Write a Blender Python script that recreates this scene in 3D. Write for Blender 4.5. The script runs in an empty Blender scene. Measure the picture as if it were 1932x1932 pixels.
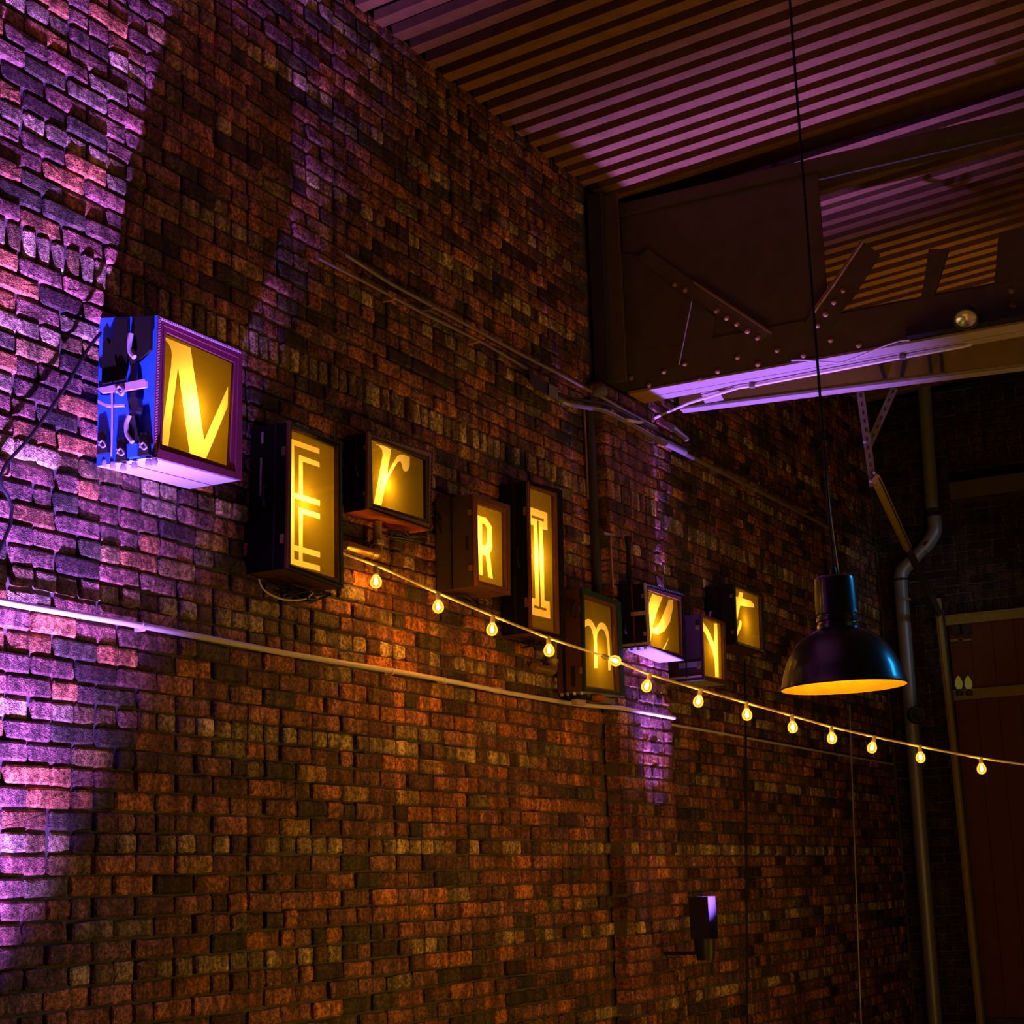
import bpy, bmesh, math, random
from math import pi, sin, cos, radians
from mathutils import Vector, Matrix, noise, geometry

SC = bpy.context.scene
COL = SC.collection
# ---------------------------------------------------------------- camera
CAM = Vector((-4.294, -4.166, 1.601)); FPX = 3191.93
YAW, PITCH, ROLL = 1.088984, 0.219192, -0.034818
FW = Vector((sin(YAW)*cos(PITCH), cos(YAW)*cos(PITCH), sin(PITCH)))
r0 = FW.cross(Vector((0, 0, 1))).normalized(); u0 = r0.cross(FW)
RT = cos(ROLL)*r0 + sin(ROLL)*u0; UP = -sin(ROLL)*r0 + cos(ROLL)*u0
cam = bpy.data.objects.new('camera', bpy.data.cameras.new('camera')); COL.objects.link(cam)
cam.data.sensor_width = 36; cam.data.lens = 36*FPX/1932; cam.data.clip_end = 100
m = Matrix((RT, UP, -FW)).transposed().to_4x4(); m.translation = CAM
cam.matrix_world = m; SC.camera = cam
# ---------------------------------------------------------------- exposure, world
vs = SC.view_settings
vs.view_transform = 'Standard'; vs.look = 'None'; vs.gamma = 1; vs.exposure = 0.0
vs.use_curve_mapping = False
w = bpy.data.worlds.new('night'); SC.world = w; w.use_nodes = True
w.node_tree.nodes['Background'].inputs[0].default_value = (1.0, 0.6, 0.2, 1)
w.node_tree.nodes['Background'].inputs[1].default_value = 0.0015
SC.cycles.max_bounces = 6; SC.cycles.caustics_reflective = False; SC.cycles.caustics_refractive = False
SC.cycles.sample_clamp_indirect = 3

def light(name, kind, loc, power, col, aim=None, size=0.1, spot=None, blend=0.5, size_y=None):
    d = bpy.data.lights.new(name, kind); d.energy = power; d.color = col
    if kind == 'AREA':
        d.size = size
        if size_y: d.shape = 'RECTANGLE'; d.size_y = size_y
    else: d.shadow_soft_size = size
    if kind == 'SPOT': d.spot_size = radians(spot); d.spot_blend = blend
    o = bpy.data.objects.new(name, d); COL.objects.link(o); o.location = loc
    if aim is not None: o.rotation_euler = (Vector(aim)-Vector(loc)).to_track_quat('-Z', 'Y').to_euler()
    return o
VIOLET = (0.32, 0.13, 1.0)
UP1 = Vector((-0.60, -0.80, 0.22)); UP2 = Vector((5.22, -0.36, 1.30))
light('uplight_violet', 'SPOT', UP1, 7600, VIOLET, (-0.85, -0.30, 3.3), 0.04, 74, 1.0)
light('uplight_violet', 'SPOT', UP2, 1600, VIOLET, (5.22, -0.66, 4.6), 0.03, 48, 0.9)
light('girder_warm_fill', 'AREA', (4.9, -4.7, 2.3), 9, (1.0, 0.60, 0.24), (5.2, -2.9, 4.6), 0.5)  # unseen area light added to warm the room end of the girder's underside
# warm fill: unseen area lights added to stand in for the hall's other lamps
light('warm_fill_low', 'AREA', (2.2, -2.4, 0.9), 15, (1.0, 0.50, 0.05), (2.6, 0, 2.5), 0.9)
light('warm_fill_mid', 'AREA', (5.5, -2.6, 0.7), 10, (1.0, 0.50, 0.05), (6.5, 0, 3.0), 0.9)
light('warm_fill_high', 'AREA', (1.5, -5.0, 2.0), 6.5, (1.0, 0.68, 0.09), (4.0, 0, 4.2), 1.0)
light('blue_flood', 'SPOT', (4.2, -4.6, 3.9), 150, (0.02, 0.38, 1.0), (1.87, -2.32, 2.5), 0.38, 14, 0.6)
light('cool_fill', 'SPOT', (8.6, -3.6, 3.9), 34, (0.55, 0.68, 1.0), (10.8, -0.12, 4.0), 0.15, 30, 0.9)  # unseen cool spot added to light the far drainpipe
light('batten_fill', 'SPOT', (8.3, -2.8, 2.2), 150, (1.0, 0.5, 0.1), (8.1, -1.15, 6.0), 0.1, 38, 0.8)  # unseen spot added to light the ceiling battens from below

# ---------------------------------------------------------------- helpers
def ray(x, y): return FW + RT*((x-966)/FPX) - UP*((y-966)/FPX)
def hit(x, y, ax, val):
    d = ray(x, y); return CAM + d*((val-CAM[ax])/d[ax])
def depth(x, y, k): return CAM + ray(x, y)*k
def proj(p):
    q = p-CAM; z = q.dot(FW); return 966+FPX*q.dot(RT)/z, 966-FPX*q.dot(UP)/z, z

def tag(o, label=None, cat=None, group=None, kind=None):
    if label: o['label'] = label
    if cat: o['category'] = cat
    if group: o['group'] = group
    if kind: o['kind'] = kind
    return o
def empty(name, loc=(0, 0, 0)):
    o = bpy.data.objects.new(name, None); COL.objects.link(o); o.location = loc
    o.empty_display_size = 0.1
    return o
class MB:
    def __init__(s): s.v = []; s.f = []; s.sm = []
    def add(s, vs, fs, sm=False):
        n = len(s.v); s.v += [tuple(v) for v in vs]; s.f += [tuple(i+n for i in f) for f in fs]; s.sm += [sm]*len(fs)
        return s
    def hexa(s, c):      # c: 4 corners of one face, 4 of the opposite, same winding
        return s.add(c, [(0, 1, 2, 3), (7, 6, 5, 4), (0, 4, 5, 1), (1, 5, 6, 2), (2, 6, 7, 3), (3, 7, 4, 0)])
    def box(s, a, b):
        x0, y0, z0 = a; x1, y1, z1 = b
        return s.hexa([(x0, y0, z0), (x1, y0, z0), (x1, y0, z1), (x0, y0, z1), (x0, y1, z0), (x1, y1, z0), (x1, y1, z1), (x0, y1, z1)])
    def bar(s, p, q, w, h, up=(0, 0, 1)):   # box section from p to q
        p = Vector(p); q = Vector(q); d = (q-p).normalized(); a = d.cross(Vector(up)).normalized()*w/2; b = a.cross(d).normalized()*h/2
        return s.hexa([p-a-b, p+a-b, p+a+b, p-a+b, q-a-b, q+a-b, q+a+b, q-a+b])
    def tube(s, pts, r, n=10, cap=True):
        pts = [Vector(p) for p in pts]; rings = []; up = None
        for i, p in enumerate(pts):
            d = (pts[min(i+1, len(pts)-1)]-pts[max(i-1, 0)]).normalized()
            if up is None: up = d.orthogonal().normalized()
            up = (up - d*up.dot(d)).normalized(); sd = d.cross(up)
            rr = r[i] if isinstance(r, (list, tuple)) else r
            rings.append([p+(up*cos(2*pi*k/n)+sd*sin(2*pi*k/n))*rr for k in range(n)])
        vs = [v for rg in rings for v in rg]
        fs = [(i*n+k, i*n+(k+1) % n, (i+1)*n+(k+1) % n, (i+1)*n+k) for i in range(len(pts)-1) for k in range(n)]
        if cap: fs += [tuple(range(n))[::-1], tuple((len(pts)-1)*n+k for k in range(n))]
        return s.add(vs, fs, True)
    def lathe(s, c, axis, prof, n=24):      # prof: list of (r, h)
        c = Vector(c); ax = Vector(axis).normalized(); a = ax.orthogonal().normalized(); b = ax.cross(a)
        vs = [c+ax*h+(a*cos(2*pi*k/n)+b*sin(2*pi*k/n))*max(r, 1e-4) for r, h in prof for k in range(n)]
        fs = [(i*n+k, i*n+(k+1) % n, (i+1)*n+(k+1) % n, (i+1)*n+k) for i in range(len(prof)-1) for k in range(n)]
        return s.add(vs, fs, True)
    def build(s, name, mat, parent=None, fix=True):
        me = bpy.data.meshes.new(name); me.from_pydata(s.v, [], s.f); me.polygons.foreach_set('use_smooth', s.sm)
        if fix:
            bm = bmesh.new(); bm.from_mesh(me); bmesh.ops.recalc_face_normals(bm, faces=bm.faces); bm.to_mesh(me); bm.free()
        me.materials.append(mat); me.set_sharp_from_angle(angle=radians(40)) if any(s.sm) else None
        o = bpy.data.objects.new(name, me); COL.objects.link(o)
        if parent is not None:
            o.parent = parent; o.matrix_parent_inverse = Matrix.Translation(-world_loc(parent))
        return o
def world_loc(o):
    p = o.location.copy(); 
    if o.parent is not None: p = Vector((0, 0, 0)) if o.type == 'MESH' else p
    return p if o.type == 'EMPTY' else Vector((0, 0, 0)) if o.parent is None else Vector((0, 0, 0))
def smooth_poly(p, it=2):
    for _ in range(it):
        q = []
        for i in range(len(p)):
            a = p[i]; b = p[(i+1) % len(p)]
            q += [(a[0]*.75+b[0]*.25, a[1]*.75+b[1]*.25), (a[0]*.25+b[0]*.75, a[1]*.25+b[1]*.75)]
        p = q
    return p
def curve_pts(p, n=6):
    p = [Vector(a) for a in p]; out = []
    for i in range(len(p)-1):
        a = p[max(i-1, 0)]; b = p[i]; c = p[i+1]; d = p[min(i+2, len(p)-1)]
        for k in range(n):
            t = k/n; out.append(.5*((2*b)+(c-a)*t+(2*a-5*b+4*c-d)*t*t+(3*b-a-3*c+d)*t**3))
    return out+[p[-1]]

# ---------------------------------------------------------------- materials
def mat(name, col, rough=.6, metal=0, var=.25, scale=30, bump=.15, coat=0, spec=.5):
    m = bpy.data.materials.new(name); m.use_nodes = True; nt = m.node_tree; N = nt.nodes; L = nt.links
    b = N['Principled BSDF']; b.inputs['Roughness'].default_value = rough; b.inputs['Metallic'].default_value = metal
    b.inputs['Coat Weight'].default_value = coat; b.inputs['Specular IOR Level'].default_value = spec
    tc = N.new('ShaderNodeTexCoord'); nz = N.new('ShaderNodeTexNoise'); nz.inputs['Scale'].default_value = scale; nz.inputs['Detail'].default_value = 5
    L.new(tc.outputs['Object'], nz.inputs['Vector'])
    mx = N.new('ShaderNodeMix'); mx.data_type = 'RGBA'
    mx.inputs['A'].default_value = (*[c*(1-var) for c in col], 1); mx.inputs['B'].default_value = (*[min(1, c*(1+var)) for c in col], 1)
    L.new(nz.outputs['Fac'], mx.inputs['Factor']); L.new(mx.outputs['Result'], b.inputs['Base Color'])
    if bump:
        bp = N.new('ShaderNodeBump'); bp.inputs['Strength'].default_value = bump; bp.inputs['Distance'].default_value = .004
        L.new(nz.outputs['Fac'], bp.inputs['Height']); L.new(bp.outputs['Normal'], b.inputs['Normal'])
    return m
def brick_mat(name, gain=1.0):
    m = bpy.data.materials.new(name); m.use_nodes = True; nt = m.node_tree; N = nt.nodes; L = nt.links
    b = N['Principled BSDF']; b.inputs['Roughness'].default_value = .62; b.inputs['Specular IOR Level'].default_value = .45
    at = N.new('ShaderNodeAttribute'); at.attribute_name = 'tone'
    geo = N.new('ShaderNodeNewGeometry')
    def noise_(scale, sx=1, sz=1, det=6):
        mp = N.new('ShaderNodeMapping'); mp.inputs['Scale'].default_value = (sx, sx, sz); L.new(geo.outputs['Position'], mp.inputs['Vector'])
        n = N.new('ShaderNodeTexNoise'); n.inputs['Scale'].default_value = scale; n.inputs['Detail'].default_value = det
        L.new(mp.outputs['Vector'], n.inputs['Vector']); return n
    def ramp(src, a, bb, lo, hi):
        r = N.new('ShaderNodeMapRange'); r.inputs['From Min'].default_value = a; r.inputs['From Max'].default_value = bb
        r.inputs['To Min'].default_value = lo; r.inputs['To Max'].default_value = hi; L.new(src, r.inputs['Value']); return r.outputs['Result']
    n1 = noise_(60); n2 = noise_(16, 1, .25, 2); n3 = noise_(2.2, det=3); n4 = noise_(220, det=2)
    mul = N.new('ShaderNodeMath'); mul.operation = 'MULTIPLY'; L.new(ramp(n1.outputs['Fac'], .38, .62, .40, 1.45), mul.inputs[0]); L.new(ramp(n2.outputs['Fac'], .4, .62, .65, 1.75), mul.inputs[1])
    mul2 = N.new('ShaderNodeMath'); mul2.operation = 'MULTIPLY'; L.new(mul.outputs[0], mul2.inputs[0]); L.new(ramp(n3.outputs['Fac'], .3, .7, .55, 1.3), mul2.inputs[1])
    mul3 = N.new('ShaderNodeMath'); mul3.operation = 'MULTIPLY'; L.new(mul2.outputs[0], mul3.inputs[0]); L.new(ramp(n4.outputs['Fac'], .36, .5, .35, 1.0), mul3.inputs[1])
    vm = N.new('ShaderNodeVectorMath'); vm.operation = 'SCALE'; L.new(at.outputs['Color'], vm.inputs[0]); L.new(mul3.outputs[0], vm.inputs['Scale'])
    L.new(vm.outputs['Vector'], b.inputs['Base Color'])
    ad = N.new('ShaderNodeMath'); ad.operation = 'ADD'; L.new(n1.outputs['Fac'], ad.inputs[0]); L.new(n4.outputs['Fac'], ad.inputs[1])
    bp = N.new('ShaderNodeBump'); bp.inputs['Strength'].default_value = .7; bp.inputs['Distance'].default_value = .010
    L.new(ad.outputs[0], bp.inputs['Height']); L.new(bp.outputs['Normal'], b.inputs['Normal'])
    return m
def glow(name, col, strength):
    m = bpy.data.materials.new(name); m.use_nodes = True; N = m.node_tree.nodes; N.clear()
    e = N.new('ShaderNodeEmission'); e.inputs[0].default_value = (*col, 1); e.inputs[1].default_value = strength
    o = N.new('ShaderNodeOutputMaterial'); m.node_tree.links.new(e.outputs[0], o.inputs[0]); return m
def translucent(name, col, refl):
    m = bpy.data.materials.new(name); m.use_nodes = True; N = m.node_tree.nodes; L = m.node_tree.links; N.clear()
    t = N.new('ShaderNodeBsdfTranslucent'); d = N.new('ShaderNodeBsdfDiffuse'); a = N.new('ShaderNodeAddShader'); o = N.new('ShaderNodeOutputMaterial')
    tc = N.new('ShaderNodeTexCoord'); nz = N.new('ShaderNodeTexNoise'); nz.inputs['Scale'].default_value = 260; nz.inputs['Detail'].default_value = 2
    L.new(tc.outputs['Object'], nz.inputs['Vector'])
    mx = N.new('ShaderNodeMix'); mx.data_type = 'RGBA'; mx.inputs['A'].default_value = (*[c*.9 for c in col], 1); mx.inputs['B'].default_value = (*[min(1, c*1.1) for c in col], 1)
    L.new(nz.outputs['Fac'], mx.inputs['Factor']); L.new(mx.outputs['Result'], t.inputs[0])
    d.inputs[0].default_value = (*refl, 1); L.new(t.outputs[0], a.inputs[0]); L.new(d.outputs[0], a.inputs[1]); L.new(a.outputs[0], o.inputs[0]); return m
def glass(name, tint=(1, 1, 1), emit=None, es=0, refl=1.0):
    m = bpy.data.materials.new(name); m.use_nodes = True; N = m.node_tree.nodes; L = m.node_tree.links; N.clear()
    t = N.new('ShaderNodeBsdfTransparent'); t.inputs[0].default_value = (*tint, 1); g = N.new('ShaderNodeBsdfGlossy'); g.inputs['Roughness'].default_value = .03
    f = N.new('ShaderNodeFresnel'); f.inputs[0].default_value = 1.45; x = N.new('ShaderNodeMixShader'); o = N.new('ShaderNodeOutputMaterial')
    L.new(f.outputs[0], x.inputs[0]); L.new(t.outputs[0], x.inputs[1]); L.new(g.outputs[0], x.inputs[2]); last = x.outputs[0]
    if emit:
        e = N.new('ShaderNodeEmission'); e.inputs[0].default_value = (*emit, 1); e.inputs[1].default_value = es
        a = N.new('ShaderNodeAddShader'); L.new(last, a.inputs[0]); L.new(e.outputs[0], a.inputs[1]); last = a.outputs[0]
    L.new(last, o.inputs[0]); return m
M = dict(
    brick=brick_mat('brick'), mortar=mat('mortar', (.115, .10, .09), .9, var=.9, scale=9, bump=1.0),
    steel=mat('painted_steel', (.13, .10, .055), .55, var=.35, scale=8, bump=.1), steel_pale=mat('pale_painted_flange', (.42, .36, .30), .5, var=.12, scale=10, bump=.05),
    rivet=mat('rivet_steel', (.36, .23, .07), .4, bump=0), zinc=mat('zinc_conduit', (.45, .42, .38), .38, metal=.55, var=.2, scale=14, bump=.05),
    dark_pipe=mat('dark_pipe', (.05, .045, .04), .5, bump=.05), black=mat('black_metal', (.012, .012, .013), .45, bump=.03), rubber=mat('black_cable', (.008, .008, .009), .6, bump=0),
    ply=mat('case_lining_wood', (.20, .075, .03), .55, var=.4, scale=14, bump=.1), inner=mat('case_inside', (.80, .70, .50), .8, bump=0),
    blue=mat('blue_vinyl', (.015, .12, .75), .5, var=.1, scale=60, bump=.06), dimpale=mat('pale_fabric_dimmed', (.24, .24, .23), .7, var=.15, scale=60, bump=.05), plum=mat('plum_case_cloth', (.04, .014, .022), .7, var=.3, scale=60, bump=.1), pale=mat('pale_case_fabric', (.50, .50, .46), .7, var=.1, scale=60, bump=.05),  # dimpale: the pale fabric with its colour lowered against the strong uplight
    maroon=mat('maroon_trim', (.16, .02, .05), .55, var=.5, scale=240, bump=.3), darkcase=mat('dark_case_leather', (.010, .008, .005), .7, var=.4, scale=50, bump=.15, spec=.15),
    browncase=mat('brown_case_leather', (.12, .05, .022), .6, var=.4, scale=20, bump=.15), olivecase=mat('olive_case_cloth', (.055, .04, .02), .8, var=.3, scale=80, bump=.1),
    redboard=mat('red_board', (.42, .10, .03), .6, var=.25, scale=14, bump=.1), green=mat('green_edge', (.015, .06, .035), .55, var=.4, scale=150, bump=.2),
    brass=mat('brass', (.55, .38, .14), .35, metal=.8, bump=.05), steelbright=mat('bright_hardware', (.62, .58, .62), .3, metal=.5, bump=0),
    cream=mat('cream_webbing', (.45, .36, .22), .7, bump=.1), stitch=mat('pale_stitching', (.5, .38, .18), .8, bump=0),
    film=translucent('amber_film', (.13, .085, .004), (.03, .022, .008)), letterfilm=translucent('pale_letter_film', (1.0, .72, .20), (.25, .2, .1)),
    pane=glass('clear_pane'), bulb=glass('amber_bulb_glass', (1, .8, .45), (1, .42, .04), .55), filament=glow('filament', (1, .62, .2), 30),
    string=mat('festoon_cable', (.95, .76, .50), .5, bump=0), shade=mat('black_enamel', (.010, .014, .014), .30, var=.2, bump=0, coat=.35),
    gold=mat('gold_lining', (.90, .50, .03), .35, metal=.7, var=.25, scale=18, bump=.1), wood=mat('dark_ceiling_board', (.10, .05, .025), .8, var=.4, scale=9, bump=.2),
    batten=mat('ceiling_batten', (.34, .17, .06), .7, var=.4, scale=12, bump=.2), dark=mat('soot_black_plaster', (.012, .010, .009), .9, bump=.1),
    drain=mat('galvanised_drainpipe', (.36, .37, .40), .42, metal=.35, var=.2, scale=6, bump=.05), floor=mat('concrete_floor', (.10, .085, .07), .7, scale=4, bump=.2),
    shutter=mat('red_painted_boards', (.17, .045, .02), .6, var=.25, scale=6, bump=.1), olivebar=mat('olive_paint_and_lit_arm', (.40, .30, .05), .5, bump=.05),
    cream_glow=glow('dim_lamp_glass', (.9, .70, .10), .10), lens=mat('lamp_reflector', (.75, .68, .6), .2, metal=.5, var=.5, scale=120, bump=.3),
    violet_lens=glow('violet_lens', VIOLET, 6), yellow=mat('yellow_paint', (.55, .32, .03), .55, bump=.05), whitepipe=mat('white_painted_pipe', (.85, .80, .72), .35, var=.1, bump=.03), whitecable=mat('white_cable', (.75, .68, .62), .5, bump=0),
    pink=mat('grey_strap_metal', (.50, .36, .42), .5, bump=.05), grey=mat('grey_box', (.20, .19, .22), .5, bump=.05))

# ---------------------------------------------------------------- bricks
rng = random.Random(7)
def brick_variant(L, H, D, R, hue):
    """front face looks to -y at y=0, body goes back D; outline of ten points, worn edges"""
    j = lambda a: R.uniform(-a, a)
    w, h = L/2, H/2; c = min(.007, H*.12)
    out = [(-w+c, -h), (0, -h), (w-c, -h), (w, -h+c), (w, h-c), (w-c, h), (0, h), (-w+c, h), (-w, h-c), (-w, -h+c)]
    out = [(x+j(.0028), z+j(.0028)) for x, z in out]
    if R.random() < .3:       # a chipped corner
        k = R.choice([2, 4, 7, 9]); x, z = out[k]; out[k] = (x*.93, z*.84)
    v = [(x, D, z) for x, z in out] + [(x, .006+j(.002), z) for x, z in out]
    v += [(x*(1-.008/w), j(.0015), z*(1-.008/h)) for x, z in out] + [(j(.01), j(.0015)-.001, j(.005))]
    n = 10; f = []
    for a in (0, n):
        for k in range(n): f.append((a+k, a+(k+1) % n, a+n+(k+1) % n, a+n+k))
    for k in range(n): f.append((2*n+k, 2*n+(k+1) % n, 3*n))
    t = R.uniform(.35, 1.45)
    base = {'red': (.31, .122, .085), 'brown': (.25, .115, .08), 'yellow': (.46, .33, .17), 'cream': (.85, .62, .38), 'purple': (.20, .09, .07), 'shade_dark': (.06, .03, .02), 'olive': (.20, .145, .075)}[hue]
    if hue == 'brown' and R.random() < .3: base = (.32, .18, .06)
    if hue == 'red' and R.random() < .25: base = (.46, .17, .055)
    return v, f, tuple(c*t for c in base)
def brick_mesh(var, name='brick'):
    v, f, t = var; me = bpy.data.meshes.new(name); me.from_pydata(v, [], f)
    a = me.color_attributes.new('tone', 'FLOAT_COLOR', 'POINT'); a.data.foreach_set('color', [*t, 1]*len(v)); me.materials.append(M['brick']); return me
def variants(L, H, D, n, hues, seed):
    R = random.Random(seed); vv = [brick_variant(L, H, D, R, R.choice(hues)) for _ in range(n)]
    return [(v, brick_mesh(v)) for v in vv]
ST = variants(.215, .065, .04, 30, ['red', 'red', 'red', 'brown', 'purple', 'olive', 'brown'], 1)
HD = variants(.1025, .065, .04, 18, ['yellow', 'yellow', 'brown'], 2)
RL = variants(.058, .1025, .04, 12, ['yellow', 'yellow', 'brown'], 3)
PST = variants(.215, .065, .10, 16, ['red', 'brown', 'red'], 4)
PHD = variants(.1025, .065, .10, 12, ['red', 'brown', 'yellow'], 5)
PRL = variants(.065, .1025, .10, 8, ['yellow', 'brown', 'red'], 6)
SST, SHD, SRL = variants(.215, .065, .04, 10, ['shade_dark'], 21), variants(.1025, .065, .04, 8, ['shade_dark'], 22), variants(.065, .1025, .04, 6, ['shade_dark'], 23)  # gloom of the far end put into the end wall's brick colour
CREAM = [(v, brick_mesh(v)) for v in [brick_variant(.1025, .068, .045, random.Random(9), 'cream')]]
H1 = 2.26
def courses(zmax):
    """(z centre, height, kind) of every course: five stretcher rows to one header row, one rowlock band"""
    out = []; k = -30
    while True:
        z = H1+.075*k
        if z > 3.84: break
        if z > .04: out.append((z, .075, 'H' if k % 6 == 0 else 'S', k))
        k += 1
    out.append((3.931, .1125, 'R', 100)); z = 3.931+.05625+.0375; k = 0
    while z < zmax: out.append((z, .075, 'H' if k % 6 == 5 else 'S', k+101)); z += .075; k += 1
    return out
def lay(wall, R, x0, x1, zmax, sets, place, skip=None, origin=0, special=()):
    """collects (variant, matrix, area) of every brick"""
    res = []; S, Hh, Rr = sets
    for z, h, kind, k in courses(zmax):
        pitch = {'S': .225, 'H': .1125, 'R': .075}[kind]; pool = {'S': S, 'H': Hh, 'R': Rr}[kind]
        off = {'S': (.1125 if k % 2 else 0)+.05, 'H': .056, 'R': .03}[kind]
        n0 = math.floor((x0-origin-off)/pitch)
        i = n0
        while True:
            xa = origin+off+i*pitch; xb = xa+pitch; i += 1
            if xa >= x1: break
            if xb <= x0: continue
            ca, cb = max(xa, x0), min(xb, x1)
            if cb-ca < .03: continue
            if skip and skip((ca+cb)/2, z): continue
            sc = (cb-ca-.010)/(pitch-.010)
            var = R.choice(pool)
            # a long brick is often two short ones in this patched wall
            pieces = [((ca+cb)/2, sc, var)]
            if kind == 'S' and sc > .99 and R.random() < .16:
                q = R.uniform(.4, .6); pieces = [(ca+(cb-ca)*q/2, sc*q-.02, R.choice(pool)), (cb-(cb-ca)*(1-q)/2, sc*(1-q)-.02, R.choice(pool))]
            for xc, s, va in pieces:
                cen = place(xc, R.uniform(-.012, .006), z)
                M4 = place.mat(cen, s*R.uniform(.97, 1.0), R.uniform(.95, 1.04), R.uniform(-.008, .008))
                for (sx, sz) in special:
                    if abs(xc-sx) < .05 and abs(z-sz) < .03: va = CREAM[0]
                res.append((va, M4, cen, s*pitch*h))
    return res
class PlaceX:      # wall along x, looking to -y, face at y0
    def __init__(s, y0): s.y0 = y0
    def __call__(s, a, d, z): return Vector((a, s.y0+d, z))
    def mat(s, c, sx, sz, rot): return Matrix.Translation(c) @ Matrix.Rotation(rot, 4, 'Y') @ Matrix.Diagonal((sx, 1, sz, 1))
class PlaceY:      # wall along -y, looking to -x, face at x0; a is distance from the corner
    def __init__(s, x0): s.x0 = x0
    def __call__(s, a, d, z): return Vector((s.x0+d, -a, z))
    def mat(s, c, sx, sz, rot): return Matrix.Translation(c) @ Matrix.Rotation(-pi/2, 4, 'Z') @ Matrix.Rotation(rot, 4, 'Y') @ Matrix.Diagonal((sx, 1, sz, 1))
def put(bricks, parent, ahead, limit=300):
    def score(b):
        x, y, z = proj(b[2])
        if z < .5 or x < -25 or x > 1957: return 0
        inside = 1 if 525 < y < 1405 else .02 if 0 < y < 1932 else 0
        return inside*b[3]/z/z
    bricks.sort(key=score, reverse=True)
    for va, M4, c, a in bricks[:limit]:
        o = bpy.data.objects.new('brick', va[1]); o.parent = parent; o.matrix_basis = M4; COL.objects.link(o)
    rest = bricks[limit:]
    if not rest: return
    V = []; F = []; T = []
    for va, M4, c, a in rest:
        v, f, t = va[0]; n = len(V); V += [tuple(M4 @ Vector(p)) for p in v]; F += [tuple(i+n for i in q) for q in f]; T += [*t, 1]*len(v)
    me = bpy.data.meshes.new('bricks'); me.from_pydata(V, [], F); at = me.color_attributes.new('tone', 'FLOAT_COLOR', 'POINT'); at.data.foreach_set('color', T)
    me.materials.append(M['brick']); o = bpy.data.objects.new('far_bricks', me); o.parent = parent; COL.objects.link(o); o['kind'] = 'stuff'
def mortar(name, a0, a1, z0, z1, place, depth_, cell=.05, rough=.005):
    nx = max(2, int((a1-a0)/cell)); nz = max(2, int((z1-z0)/cell)); V = []; F = []
    for j in range(nz+1):
        for i in range(nx+1):
            a = a0+(a1-a0)*i/nx; z = z0+(z1-z0)*j/nz; V.append(tuple(place(a, .015+rough*noise.noise(Vector((a*14, z*17, 3.3))), z)))
    for j in range(nz):
        for i in range(nx): k = j*(nx+1)+i; F.append((k, k+1, k+nx+2, k+nx+1))
    n = len(V)
    for a in (a0, a1):
        for z in (z0, z1): V.append(tuple(place(a, depth_, z)))
    c = [0, nx, (nx+1)*(nz+1)-1, nz*(nx+1)]     # front corners
    bk = [n, n+2, n+3, n+1]
    F += [(bk[3], bk[2], bk[1], bk[0])]+[(c[k], bk[k], bk[(k+1) % 4], c[(k+1) % 4]) for k in range(4)]
    mb = MB().add(V, F); o = mb.build(name, M['mortar'], fix=False); return o
XE = 10.9; ZT = 5.95; PX0, PX1 = 4.725, 5.5125; PY = -.10
wp = PlaceX(0)
wall = mortar('wall_left', -1.2, XE, 0, ZT, wp, .33); tag(wall, kind='structure')
wb = lay('w', random.Random(11), -1.2, XE, ZT, (ST, HD, RL), wp, skip=lambda x, z: PX0+.03 < x < PX1-.03, origin=.006, special=[(1.05, 2.26)])
put(wb, wall, None)
pp = PlaceX(PY)
pier = mortar('trim_1', PX0+.01, PX1-.01, 0, 4.6, pp, .095, rough=.003); tag(pier, kind='structure')
pb = lay('p', random.Random(12), PX0, PX1, 4.55, (PST, PHD, PRL), pp, origin=PX0-.05)
put(pb, pier, None)
ep = PlaceY(XE)
endw = mortar('wall_end', 0, 7, 0, ZT, ep, .3, cell=.15); tag(endw, kind='structure')
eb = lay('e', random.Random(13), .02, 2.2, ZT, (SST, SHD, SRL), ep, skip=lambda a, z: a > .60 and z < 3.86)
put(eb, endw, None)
fl = MB().box((-9, -9, -.1), (XE+.3, .33, 0)).build('floor', M['floor']); tag(fl, kind='structure')

# ---------------------------------------------------------------- ceiling: boards with battens running up to the hall's middle
ce = MB().hexa([(-6, .33, ZT+.02), (XE+.3, .33, ZT+.02), (XE+.3, -8, ZT+.02+.72), (-6, -8, ZT+.02+.72), (-6, .33, ZT+.10), (XE+.3, .33, ZT+.10), (XE+.3, -8, ZT+.82), (-6, -8, ZT+.82)]).build('ceiling', M['wood']); tag(ce, kind='structure')
R = random.Random(5); x = -1.9
while x < XE-.1:
    ww = R.uniform(.075, .09); dz = R.uniform(-.01, .0)
    b = MB().hexa([(x, .0, ZT-.03+dz), (x+ww, .0, ZT-.03+dz), (x+ww, -7.9, ZT+.655+dz), (x, -7.9, ZT+.655+dz), (x, .0, ZT+.02), (x+ww, .0, ZT+.02), (x+ww, -7.9, ZT+.70), (x, -7.9, ZT+.70)]).build('batten', M['batten'], ce)
    x += .17

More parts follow.
